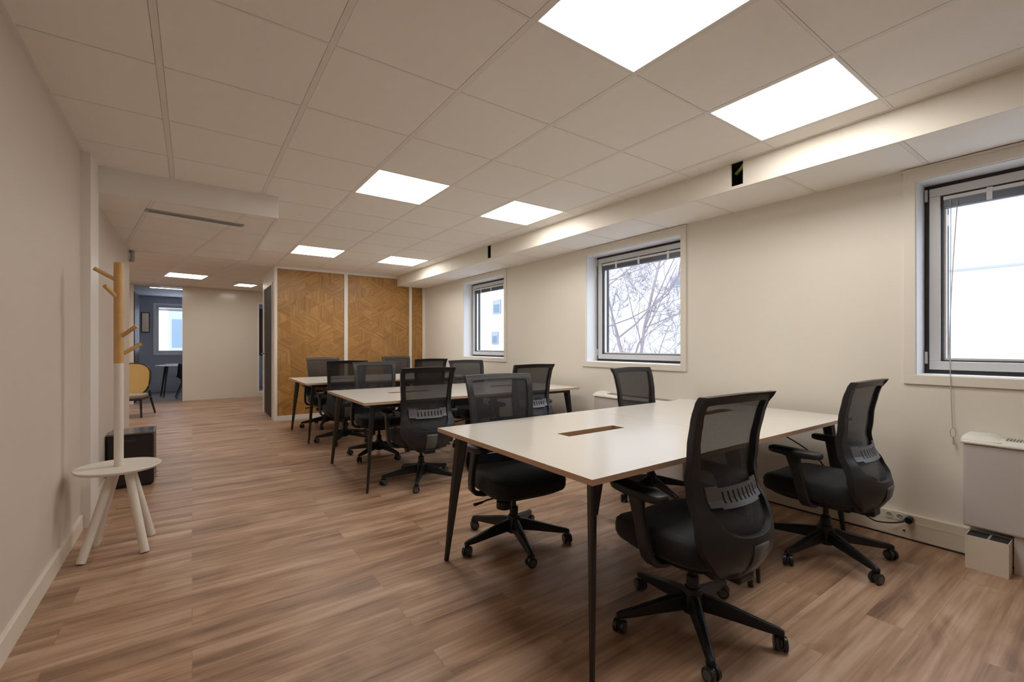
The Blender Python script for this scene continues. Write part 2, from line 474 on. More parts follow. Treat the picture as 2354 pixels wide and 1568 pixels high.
MB().tube([(XS+0.03, 1.60, 2.44), (XS+0.05, 1.63, 2.425), (XS+0.08, 1.68, 2.41)], 0.012, 8).build('cable_sleeve', M['yellowgreen'], bulk, smooth=True)
t_, b_ = MB(), MB()
XT = XS + 0.014
regS = [(XT, YB), (XR, YB), (XR, 7.95), (XT, 7.95)]
grid_ceiling(t_, b_, regS, SOF, (XS-0.15, GY - 1.225), 0, px=1.2, mainw=0.01, crossw=0.022)
t_.build('soffit_tiles', M['tile'], bulk)
b_.build('soffit_grid', M['tbar'], bulk)

# ------------------------------------------------------------------ ceiling lights
def light_panel(w=0.6, d=0.6):
    root = thing('ceiling_light', '', 'ceiling light')
    a, b = w/2 - 0.013, d/2 - 0.006
    fr = MB(); t = 0.006
    for x0, x1, y0, y1 in ((-a, a, -b, -b+t), (-a, a, b-t, b), (-a, -a+t, -b+t, b-t), (a-t, a, -b+t, b-t)):
        fr.box(x0, x1, y0, y1, 0.0005, 0.03)
    fr.build('light_frame', M['white'], root)
    MB().box(-a+t, a-t, -b+t, b-t, 0.003, 0.012).build('diffuser', M['lit'], root)
    return root
LL = ['square lit ceiling panel nearest the camera, cut by the top of the photo',
      'square lit ceiling panel at upper right beside the window bulkhead',
      'lit square ceiling panel in the middle row, above the second desk cluster on the left',
      'lit square ceiling panel in the middle row, above the second desk cluster nearer the windows',
      'lit square ceiling panel just in front of the wood-veneer wall, left of its pair',
      'lit square ceiling panel just in front of the wood-veneer wall, near the bulkhead']
lp = light_panel()
for k, (i, j) in enumerate(light_cells):
    o = lp if k == 0 else copy_tree(lp)
    o.location = (GX + (i+0.5)*0.6, GY + (j+0.5)*0.6, CEIL)
    o['label'] = LL[k]; o['group'] = 'square ceiling light panels of the office'
o = copy_tree(lp); ca, sa = math.cos(ANG), math.sin(ANG)
o.location = (-0.335 + 0.3*ca - 0.3*sa, 9.79 + 0.3*sa + 0.3*ca, CEIL); o.rotation_euler.z = ANG
o['label'] = 'lit square ceiling panel over the lobby, left of the small one'; o['group'] = 'lobby ceiling lights'
for (i, j, lab) in ((-3, 0, 'added lit square ceiling panel over the left part of the lobby, unseen behind the wall'), (-3, -4, 'added lit square ceiling panel of the lobby nearest the left wall end, out of view')):  # two unseen panels, added to brighten the lobby
    o = copy_tree(lp); x_, y_ = (i+0.5)*0.6, (j+0.5)*0.6
    o.location = (-0.335 + x_*ca - y_*sa, 9.79 + x_*sa + y_*ca, CEIL - 0.004); o.rotation_euler.z = ANG
    o['label'] = lab; o['group'] = 'lobby ceiling lights'
o = light_panel(0.36, 0.45); o.location = (0.90, 10.82, CEIL - 0.02); o.rotation_euler.z = ANG
o['label'] = 'small lit ceiling panel over the far lobby beside the glazed door'; o['group'] = 'lobby ceiling lights'

# ------------------------------------------------------------------ windows
def window(n, ya, yb):
    root = bpy.data.objects.new('window_%d' % n, None); COL.objects.link(root); root.location = (XR, 0, 0); struct(root)
    cs = MB(); w = 0.055; x0 = -0.014
    cs.box(x0, 0, ya-w, yb+w, WZ0-w, WZ0); cs.box(x0, 0, ya-w, yb+w, WZ1, SOF-0.004)
    cs.box(x0, 0, ya-w, ya, WZ0, WZ1); cs.box(x0, 0, yb, yb+w, WZ0, WZ1)
    cs.box(-0.024, 0, ya-w-0.01, yb+w+0.01, SOF-0.016, SOF-0.004)
    cs.build('window_casing', M['wall'], root, bevel=0.0015)
    rv = MB(); t = 0.006; D = 0.17
    rv.box(0, D, ya, ya+t, WZ0, WZ1); rv.box(0, D, yb-t, yb, WZ0, WZ1)
    rv.box(0, D, ya+t, yb-t, WZ0, WZ0+t); rv.box(0, D, ya+t, yb-t, WZ1-t, WZ1)
    rv.build('window_reveal', M['reveal'], root)
    a, b, c, d = ya+t, yb-t, WZ0+t, WZ1-t
    def ring(mb, m, w, x0, x1):
        mb.box(x0, x1, a+m, b-m, c+m, c+m+w); mb.box(x0, x1, a+m, b-m, d-m-w, d-m)
        mb.box(x0, x1, a+m, a+m+w, c+m+w, d-m-w); mb.box(x0, x1, b-m-w, b-m, c+m+w, d-m-w)
    g = MB(); ring(g, 0.0, 0.032, D-0.005, D+0.05); g.build('window_gasket', M['gasket'], root)
    f = MB(); ring(f, 0.024, 0.052, D-0.018, D+0.05)
    fo = f.build('window_sash', M['alu'], root, bevel=0.003)
    f2 = MB(); ring(f2, 0.076, 0.008, D-0.004, D+0.04); f2.build('glazing_bead', M['gasket'], fo)
    f3 = MB(); ring(f3, 0.084, 0.012, D+0.02, D+0.045); f3.build('inner_bead', M['blind_white'], fo)
    hg = MB()
    for z in (c+0.06, d-0.10): hg.box(D-0.028, D-0.006, b-0.018, b-0.004, z, z+0.075)
    hg.build('window_hinge', M['alu'], root, bevel=0.003)
    MB().box(D+0.032, D+0.036, a+0.08, b-0.08, c+0.08, d-0.08).build('window_pane', M['glass'], root)
    # outer glazing bars seen behind the glass on the far side
    ob = MB(); ob.box(D+0.05, D+0.085, b-0.096, b-0.084, c+0.05, d-0.05); ob.build('outer_bar', M['gasket'], root)
    return root
def blind(ya, yb, label, cord_y=None, cord_len=0.0):
    D = 0.17; a, b = ya+0.095, yb-0.095; z1 = WZ1-0.092
    root = thing('venetian_blind', label, 'blind', (XR, 0, 0), group='raised venetian blinds at the window tops')
    MB().box(D-0.018, D+0.012, a, b, z1-0.022, z1).build('headrail', M['blind_white'], root, bevel=0.002)
    sl = MB()
    for k in range(9): sl.box(D-0.016, D+0.010, a+0.004, b-0.004, z1-0.028-0.0042*k, z1-0.0255-0.0042*k)
    sl.build('slats', M['blind'], root)
    MB().box(D-0.017, D+0.011, a+0.004, b-0.004, z1-0.074, z1-0.064).build('bottom_rail', M['blind'], root, bevel=0.002)
    for f in (0.2, 0.5, 0.85):
        y = b+(a-b)*f; MB().box(D-0.021, D+0.013, y-0.012, y+0.012, z1-0.07, z1+0.004).build('rail_clip', M['blind_white'], root)
    if cord_y is not None:
        P = []
        for k in range(25):
            t = k/24; x = D-0.022 + (-0.024-(D-0.022))*min(1, t*1.55) if t < 0.645 else -0.024
            P.append((x, cord_y + 0.012*math.sin(t*3.0) - 0.01*t, z1-0.03 - cord_len*t))
        MB().tube(P, 0.0022, 6).build('pull_cord', M['cord'], root, smooth=True)
        MB().tube([(D-0.022, cord_y+0.03, z1-0.03), (D-0.022, cord_y+0.032, WZ0+0.02)], 0.0018, 6).build('lift_cord', M['cord'], root, smooth=True)
        lp_ = P[-1]; loop = [(lp_[0]-0.004, lp_[1]+0.012*math.sin(a_)-0.003, lp_[2]-0.028*(1-math.cos(a_))) for a_ in [2*math.pi*k/14 for k in range(15)]]
        q = MB().tube(loop, 0.002, 6); q.tube([(lp_[0]-0.004, lp_[1]-0.003, lp_[2]-0.05), (lp_[0]-0.004, lp_[1]-0.006, lp_[2]-0.095)], [0.004, 0.006], 8)
        q.build('cord_tassel', M['cord'], root, smooth=True)
    return root
for n, (a, b) in enumerate(WIN): window(n+1, a, b)
blind(*WIN[0], 'raised grey blind with a long hanging cord in the right-hand window', 0.655, 1.36)
blind(*WIN[1], 'raised grey blind in the middle window with bare branches outside')
blind(*WIN[2], 'raised grey blind in the small farthest window near the veneer wall')

# trunking with sockets
tk = MB().box(3.58, XR, YB, 7.94, 0.010, 0.160)
trunk = struct(tk.build('baseboard_right', M['trunk'], bevel=0.004))
MB().box(3.584, XR, YB, 7.94, 0.0, 0.010).build('trunk_gap', M['gasket'], trunk)
MB().box(3.5785, 3.581, YB, 7.94, 0.108, 0.111).build('trunk_seam', M['skirt'], trunk)
so = MB()
def socket(mb, y, z, r=0.019):
    n = 18
    def ring(q, x): return [(x, y+q*math.cos(2*math.pi*k/n), z+q*math.sin(2*math.pi*k/n)) for k in range(n)]
    mb.rings([ring(r, 3.579), ring(r, 3.574), ring(r*0.82, 3.574), ring(r*0.78, 3.579)], False)
for y in (0.935, 0.883):
    q = MB(); socket(q, y, 0.132); q.build('wall_socket', M['heater_top'], trunk, smooth=True)
    MB().cylx(3.5775, 3.5795, y, 0.132, 0.0135, 16, ch=0.0005).build('socket_well', M['grille'], trunk)
for y in (0.905, 0.862):
    MB().box(3.577, 3.581, y-0.011, y+0.011, 0.045, 0.068).build('network_jack', M['skirt'], trunk, bevel=0.001)
MB().box(3.576, 3.5775, 0.856, 0.868, 0.049, 0.060).build('jack_hole', M['gasket'], trunk)

# ------------------------------------------------------------------ wood-veneer wall and glazed office side
XP, YP = 1.055, 7.95
bw = MB().box(XP+0.02, 3.93, YP+0.03, YP+0.09, 0, CEIL+0.2)
back = struct(bw.build('wall_back', M['white']))
def veneer_panel(x0, x1, z0, z1):
    edge = 0.25; cw = edge*math.sqrt(3)/2
    V, F, UV, T = [], [], [], []
    reg = [(x0, z0), (x1, z0), (x1, z1), (x0, z1)]
    c = math.floor((x0-XP)/cw)-1
    rnd = random.Random(5)
    while XP + c*cw < x1 + cw:
        xa = XP + 0.02 + c*cw; xb = xa + cw
        off = 0 if c % 2 == 0 else edge/2
        k = -2
        while k*edge < z1 + edge:
            za = k*edge + off
            for tri, side in (([(xa, za), (xb, za+edge/2), (xa, za+edge)], 0), ([(xb, za+edge/2), (xb, za+1.5*edge), (xa, za+edge)], 1)):
                P = clip_poly(tri, reg)
                rr = random.Random((c*73856093) ^ (k*19349663) ^ (side*83492791))
                a = [R(30), R(-30), R(90)][int(random.Random(c*101 + k*37 + side*7).random()*3)]
                tone = 0.84 + 0.22*rr.random()
                ou = rr.random()*20
                if len(P) >= 3:
                    o = len(V)
                    for x, z in P:
                        V.append((x, YP, z)); UV.append((x*math.cos(a)+z*math.sin(a)+ou, -x*math.sin(a)+z*math.cos(a)+ou)); T.append(tone)
                    F.append(tuple(range(o, o+len(P))))
            k += 1
        c += 1
    # give the veneer board a real thickness
    o = len(V)
    for x, y, z in [(x0,YP,z0),(x1,YP,z0),(x1,YP,z1),(x0,YP,z1),(x0,YP+.03,z0),(x1,YP+.03,z0),(x1,YP+.03,z1),(x0,YP+.03,z1)]:
        V.append((x,y,z)); UV.append((x, z)); T.append(0.95)
    F += [(o+4,o+5,o+6,o+7),(o,o+1,o+5,o+4),(o+1,o+2,o+6,o+5),(o+2,o+3,o+7,o+6),(o+3,o,o+4,o+7)]
    me = bpy.data.meshes.new('veneer_panel'); me.from_pydata(V, [], F); me.update()
    li = [l.vertex_index for l in me.loops]
    me.uv_layers.new(name='UVMap')
    me.uv_layers['UVMap'].data.foreach_set('uv', [c for k in li for c in UV[k]])
    me.color_attributes.new(name='tone', type='FLOAT_COLOR', domain='CORNER')
    me.color_attributes['tone'].data.foreach_set('color', [c for k in li for c in (T[k], T[k]*0.99, T[k]*0.96, 1.0)])
    me.materials.append(M['veneer'])
    ob = bpy.data.objects.new('veneer_panel', me); COL.objects.link(ob); ob.parent = back
    return ob
veneer_panel(1.095, 2.120, 0.075, CEIL-0.045)
veneer_panel(2.180, 3.295, 0.075, CEIL-0.045)
veneer_panel(3.345, 3.560, 0.075, CEIL-0.045)
fr = MB(); y0, y1 = YP-0.016, YP+0.03
fr.box(XP, 1.095, y0, YP+0.09, 0, CEIL); fr.box(2.120, 2.180, y0, y1, 0.06, CEIL-0.045); fr.box(3.295, 3.345, y0, y1, 0.06, CEIL-0.045)
fr.box(3.560, XR, y0, y1, 0, CEIL); fr.box(1.095, 3.56, y0, y1, 0, 0.075); fr.box(1.095, 3.56, y0, y1, CEIL-0.045, CEIL)
fr.build('panel_frame', M['white'], back, bevel=0.002)
# side of the enclosed office with its dark door
sw = MB(); walls_cells(sw, 'x', XP, XP+0.08, YP+0.09, 9.35, 0, CEIL+0.2, [(8.12, 9.17, 0, 2.22)])
sw.box(XP+0.08, 3.61, 9.27, 9.35, 0, CEIL+0.2)
struct(sw.build('wall_office_side', M['white']))
d1 = bpy.data.objects.new('door_1', None); COL.objects.link(d1); d1.location = (XP, 8.12, 0); struct(d1)
q = MB(); q.box(-0.012, 0.09, 0, 0.045, 0, 2.22); q.box(-0.012, 0.09, 1.005, 1.05, 0, 2.22); q.box(-0.012, 0.09, 0.045, 1.005, 2.18, 2.22)
q.build('door_frame', M['white'], d1, bevel=0.002)
MB().box(0.006, 0.05, 0.047, 1.003, 0.006, 2.178).build('door_leaf', M['darkdoor'], d1, bevel=0.002)
q = MB(); q.box(-0.004, 0.006, 0.90, 0.945, 0.95, 1.10); q.tube([(0.0, 0.925, 1.05), (-0.05, 0.925, 1.05)], 0.009, 10); q.tube([(-0.05, 0.93, 1.05), (-0.05, 0.80, 1.05)], 0.009, 10)
q.build('door_handle', M['chrome'], d1, smooth=True)

# ------------------------------------------------------------------ far wall, grey meeting room
FO = Vector((-0.17, 11.97, 0)); FA = R(4.0)
def far(name):
    o = bpy.data.objects.new(name, None); COL.objects.link(o); o.location = FO; o.rotation_euler.z = FA; return o
def far_build(mb, name, mat, **k):
    o = mb.build(name, mat, **k); o.location = FO; o.rotation_euler.z = FA; return o
H2 = CEIL + 0.2
q = MB(); walls_cells(q, 'y', 0, 0.10, -3.25, 4.0, 0, H2, [(-0.80, 0.0, 0, 2.43), (1.42, 2.1, 0.08, 2.20)])
struct(far_build(q, 'wall_far', M['glosswhite']))
q = MB(); q.box(0.0, 1.42, -0.012, 0, 0.0, 2.45); fp = far_build(q, 'white_wall_panel', M['glosswhite'])
tag(fp, 'large glossy white writing panel covering the far lobby wall', 'whiteboard')
q = MB(); walls_cells(q, 'y', 2.62, 2.74, -1.6, 4.2, 0, H2, [(-0.40, 0.75, 1.0, 2.22), (2.3, 3.3, 0.6, 2.2)])
gb = struct(far_build(q, 'wall_grey_back', M['greywall']))
struct(far_build(MB().box(-1.32, -1.2, 0.10, 2.62, 0, H2), 'wall_grey_left', M['greywall']))
struct(far_build(MB().box(0.9, 1.0, 0.10, 2.62, 0, H2), 'wall_grey_right', M['greywall']))
struct(far_build(MB().box(3.9, 4.0, 0.10, 2.62, 0, H2), 'wall_side_room', M['bluewhite']))
struct(far_build(MB().box(1.0, 3.9, 2.60, 2.62, 0, 0.6).box(1.0, 2.3, 2.60, 2.62, 0.6, H2), 'wall_side_back', M['bluewhite']))
struct(far_build(MB().box(-1.6, 4.2, 0.04, 2.74, -0.06, 0.004), 'floor_carpet', M['carpet']))
struct(far_build(MB().box(-1.6, 4.2, 0.10, 2.74, 2.44, 2.50), 'ceiling_meeting', M['greywall']))
w4 = far('window_4'); struct(w4)
q = MB()
def rect_ring(mb, x0, x1, z0, z1, w, y0, y1):
    mb.box(x0, x1, y0, y1, z0, z0+w); mb.box(x0, x1, y0, y1, z1-w, z1); mb.box(x0, x0+w, y0, y1, z0+w, z1-w); mb.box(x1-w, x1, y0, y1, z0+w, z1-w)
rect_ring(q, -0.45, 0.80, 0.95, 2.27, 0.05, 2.595, 2.62); q.build('window_casing', M['reveal'], w4)
q = MB(); rect_ring(q, -0.40, 0.75, 1.0, 2.22, 0.06, 2.66, 2.72); q.build('window_sash', M['alu'], w4)
MB().box(-0.34, 0.69, 2.685, 2.69, 1.06, 2.16).build('window_pane', M['glass'], w4)
q = MB()
for k in range(6): q.box(-0.34, 0.69, 2.64, 2.66, 2.14-0.011*k, 2.147-0.011*k)
q.build('blind_slats', M['blind'], w4)
w5 = far('window_5'); struct(w5)  # out of view, added to bring daylight into the side room
q = MB(); rect_ring(q, 2.3, 3.3, 0.6, 2.2, 0.06, 2.66, 2.72); q.build('window_sash', M['alu'], w5)
MB().box(2.36, 3.24, 2.685, 2.69, 0.66, 2.14).build('window_pane', M['glass'], w5)
w6 = far('window_6'); struct(w6)
q = MB(); rect_ring(q, 1.42, 2.1, 0.08, 2.20, 0.035, -0.012, 0.09); q.build('window_frame', M['reveal'], w6)
MB().box(1.455, 2.065, 0.04, 0.046, 0.115, 2.165).build('window_pane', M['glass'], w6)
# curtain hanging behind the glazed slot
q = MB(); P = []
for k in range(25): P.append((1.50 + 0.02*k, 0.30 + 0.03*math.sin(k*1.4)))
V = [(x, y, z) for z in (0.95, 2.08) for x, y in P]
q.add(V, [(k, k+1, k+26, k+25) for k in range(24)])
cu = far_build(q, 'curtain', M['curtain'], smooth=True); s_ = cu.modifiers.new('solid', 'SOLIDIFY'); s_.thickness = 0.006
tag(cu, 'dark mauve cloth hanging behind the narrow glazed opening at the end of the lobby', 'curtain')
# open dark door of the meeting room
d2 = far('door_2'); struct(d2)
q = MB(); q.box(-0.845, -0.80, -0.01, 0.11, 0, 2.43); q.build('door_frame', M['white'], d2)
c0 = Vector((-0.805, 0.14, 0)); ang = R(85)
lf = MB().box(0, 0.80, -0.02, 0.02, 0.01, 2.30); lf.xf(Matrix.Translation(c0) @ Matrix.Rotation(ang, 4, 'Z')); leaf = lf.build('door_leaf', M['navydoor'], d2, bevel=0.002)
hd = MB().box(0.70, 0.74, -0.028, -0.02, 0.93, 1.10); hd.tube([(0.72, -0.02, 1.04), (0.72, -0.07, 1.04)], 0.009, 8); hd.tube([(0.725, -0.07, 1.04), (0.62, -0.07, 1.04)], 0.009, 8)
hd.xf(Matrix.Translation(c0) @ Matrix.Rotation(ang, 4, 'Z')); hd.build('door_handle', M['chrome'], leaf, smooth=True)
# framed screen on the grey wall
wm = far('wall_mirror'); tag(wm, 'narrow dark-framed mirror on the grey meeting room wall left of its window', 'mirror')
q = MB(); rect_ring(q, -0.69, -0.52, 1.52, 2.02, 0.018, 2.585, 2.618); q.build('mirror_frame', M['gasket'], wm)
MB().box(-0.672, -0.538, 2.60, 2.605, 1.538, 2.002).build('mirror_glass', plain('mirror_face', (0.6, 0.62, 0.66), 0.15, 0.9), wm)
ml = far('ceiling_light'); tag(ml, 'slim lit strip on the grey meeting room ceiling just inside its opening', 'ceiling light')
q = MB(); rect_ring(q, 0, 0.6, 0, 0.14, 0.01, -0.006, 0.006); q.xf(Matrix.Translation((-0.55, 0.42, 2.434)) @ Matrix.Rotation(R(90), 4, 'X') @ Matrix.Scale(1, 4)); q.build('light_frame', M['white'], ml)
MB().box(-0.54, 0.04, 0.29, 0.41, 2.432, 2.439).build('diffuser', M['lit'], ml)
# round meeting table and chair
rt = far('meeting_table'); tag(rt, 'small round table with slim black legs in the grey meeting room', 'table')
tcx, tcy = -0.10, 1.15
MB().lathe([(0.33, 0.715), (0.345, 0.722), (0.345, 0.732), (0.34, 0.738)], 36, (tcx, tcy)).build('table_top', M['bluewhite'], rt, smooth=True)
for a in (R(150), R(225), R(330), R(45)):
    MB().tube([(tcx+0.17*math.cos(a), tcy+0.17*math.sin(a), 0.715), (tcx+0.27*math.cos(a), tcy+0.27*math.sin(a), 0.005)], [0.022, 0.014], 10).build('leg', M['leg'], rt, smooth=True)
lt = far('laptop'); tag(lt, 'pale slim laptop lying on the round meeting table', 'laptop')
MB().box(tcx-0.15, tcx+0.13, tcy-0.1, tcy+0.1, 0.738, 0.752).build('laptop_base', M['bluewhite'], lt, bevel=0.003)
MB().box(tcx-0.15, tcx+0.13, tcy-0.1, tcy+0.1, 0.753, 0.760).build('laptop_lid', M['heater_top'], lt, bevel=0.003)
mc = far('shell_chair'); tag(mc, 'black shell chair with splayed black legs at the round meeting table', 'chair')
ccx, ccy = 0.16, 0.70
q = MB(); rows = []
for i in range(13):
    t = i/12
    y = ccy + 0.20 - 0.40*min(1, t*1.7); z = 0.45 + (0.0 if t < 0.55 else (t-0.55)/0.45*0.34)
    if t > 0.55: y = ccy - 0.20 - (t-0.55)*0.12
    w = 0.22 - 0.05*max(0, (t-0.6))
    rows.append([(ccx + w*(j/8*2-1), y + (0.06*(j/8*2-1)**2 if t > 0.5 else 0), z + 0.05*(j/8*2-1)**4*(1 if t < 0.6 else 0)) for j in range(9)])
q.add([p for r in rows for p in r], [(i*9+j, i*9+j+1, (i+1)*9+j+1, (i+1)*9+j) for i in range(12) for j in range(8)])
sh = q.build('seat_shell', M['black'], mc, smooth=True); s_ = sh.modifiers.new('solid', 'SOLIDIFY'); s_.thickness = 0.02
for sx in (-1, 1):
    for sy in (-1, 1):
        MB().tube([(ccx+0.10*sx, ccy+0.08*sy, 0.44), (ccx+0.24*sx, ccy+0.23*sy, 0.005)], [0.014, 0.010], 8).build('leg', M['leg'], mc, smooth=True)

# ------------------------------------------------------------------ bench desks
DW, DD, DZ = 1.175, 1.18, 0.735
def make_desk(dd):
    root = thing('bench_desk', '', 'desk')
    sx0, sx1, sy0, sy1 = 0.435, 0.855, dd*0.5-0.005, dd*0.5+0.085
    w, t = DW, 0.022
    q = MB()
    for z, mi, in ((DZ, 0), (DZ-t, 2)):
        for x0, x1, y0, y1 in ((0, w, 0, sy0), (0, w, sy1, dd), (0, sx0, sy0, sy1), (sx1, w, sy0, sy1)):
            q.add([(x0,y0,z),(x1,y0,z),(x1,y1,z),(x0,y1,z)], [(0,1,2,3)], mi)
    def skirt(x0, y0, x1, y1, mi): q.add([(x0,y0,DZ-t),(x1,y1,DZ-t),(x1,y1,DZ),(x0,y0,DZ)], [(0,1,2,3)], mi)
    skirt(0,0,w,0,1); skirt(w,0,w,dd,1); skirt(w,dd,0,dd,1); skirt(0,dd,0,0,1)
    skirt(sx0,sy0,sx1,sy0,3); skirt(sx1,sy0,sx1,sy1,3); skirt(sx1,sy1,sx0,sy1,3); skirt(sx0,sy1,sx0,sy0,3)
    me_o = q.build('desktop', [M['desk'], M['ply'], M['leg'], M['slotwood']], root)
    tr = MB(); a = 0.012
    tr.box(sx0-0.03, sx1+0.03, sy0-0.06, sy1+0.06, DZ-0.13, DZ-0.118)
    tr.box(sx0-0.03, sx1+0.03, sy0-0.06, sy0-0.048, DZ-0.118, DZ-t); tr.box(sx0-0.03, sx1+0.03, sy1+0.048, sy1+0.06, DZ-0.118, DZ-t)
    tr.build('cable_tray', M['slotwood'], root)
    fm = MB(); i = 0.10
    fm.box(i, w-i, i-0.02, i+0.02, DZ-t-0.035, DZ-t-0.001); fm.box(i, w-i, dd-i-0.02, dd-i+0.02, DZ-t-0.035, DZ-t-0.001)
    fm.box(i-0.02, i+0.02, i, dd-i, DZ-t-0.035, DZ-t-0.001); fm.box(w-i-0.02, w-i+0.02, i, dd-i, DZ-t-0.035, DZ-t-0.001)
    fm.build('underframe', M['leg'], root)
    for cx, cy in ((0,0),(1,0),(0,1),(1,1)):
        tx, ty = (i if cx == 0 else w-i), (i if cy == 0 else dd-i)
        bx, by = (0.036 if cx == 0 else w-0.036), (0.036 if cy == 0 else dd-0.036)
        rings = []
        for f, z in ((0, DZ-t-0.001), (0.04, DZ-0.06), (0.5, DZ*0.5), (1, 0.0)):
            L_, W_ = 0.036*(1-f) + 0.013*f, 0.019*(1-f) + 0.010*f
            x, y = tx+(bx-tx)*f, ty+(by-ty)*f
            u = Vector((1 if cx else -1, 1 if cy else -1, 0)).normalized(); v_ = Vector((-u.y, u.x, 0))
            # folded blade leg, long side along the diagonal of the top
            rings.append([Vector((x, y, z)) + u*p*L_ + v_*q_*W_ for p, q_ in ((1, 0.25), (0.2, 1), (-1, 0.5), (-1, -0.5), (0.2, -1), (1, -0.25))])
        MB().rings(rings).build('leg', M['leg'], root, bevel=0.002)
    return root
TX = 1.115
DL = ['nearest white-topped bench desk at its corridor end, with a wooden cable slot',
      'nearest bench desk cluster, half by the right-hand wall and sockets',
      'middle row white bench desk at the corridor end',
      'middle row white bench desk half next to the window wall',
      'farthest white bench desk at the corridor end, before the veneer wall',
      'farthest white bench desk half near the small far window']
k = 0
for ty, dd in ((1.095, 1.19), (3.60, 1.20), (5.84, 1.20)):
    for j in range(2):
        if j == 0: proto = make_desk(dd); o = proto
        else: o = copy_tree(proto)
        o.location = (TX + j*(DW+0.002), ty, 0)
        o['label'] = DL[k]; o['group'] = 'white bench desks with black tapered legs'; k += 1

# ------------------------------------------------------------------ office chairs
def interp(xs, ys, x):
    if x <= xs[0]: return ys[0]
    for a in range(len(xs)-1):
        if x <= xs[a+1]:
            t = (x-xs[a])/(xs[a+1]-xs[a]); t = t*t*(3-2*t)*0.4 + t*0.6
            return ys[a]+(ys[a+1]-ys[a])*t
    return ys[-1]
PZ = [0.295, 0.34, 0.40, 0.46, 0.51, 0.56, 0.62, 0.70, 0.82, 0.92, 0.985, 1.01]
PY = [-0.17, -0.235, -0.272, -0.282, -0.268, -0.236, -0.192, -0.165, -0.170, -0.188, -0.208, -0.222]
def back_y(x, z):
    lat = interp([0.30, 0.46, 0.60, 0.75, 1.0], [0.05, 0.075, 0.05, 0.022, 0.014], z)
    return interp(PZ, PY, z) + lat*(abs(x)/0.22)**2
def catmull(P, n):
    out = []; m = len(P)
    for i in range(m):
        p0, p1, p2, p3 = [Vector(P[(i+k) % m]) for k in (-1, 0, 1, 2)]
        for k in range(n):
            t = k/n
            out.append(0.5*((2*p1) + (p2-p0)*t + (2*p0-5*p1+4*p2-p3)*t*t + (3*p1-p0-3*p2+p3)*t**3))
    return out
def sym(half): return half + [(-x, z) for x, z in half[::-1] if abs(x) > 1e-6]
OUT = sym([(0,1.012),(0.11,1.010),(0.20,1.007),(0.2285,1.006),(0.2365,0.999),(0.231,0.92),(0.222,0.80),(0.218,0.70),(0.220,0.62),(0.230,0.55),(0.236,0.49),(0.226,0.435),(0.185,0.375),(0.12,0.325),(0,0.300)])
INN = sym([(0,0.975),(0.10,0.974),(0.175,0.972),(0.192,0.969),(0.1965,0.956),(0.192,0.88),(0.186,0.80),(0.180,0.72),(0.176,0.65),(0.173,0.59),(0.160,0.545),(0.137,0.515),(0.100,0.497),(0.052,0.489),(0,0.487)])
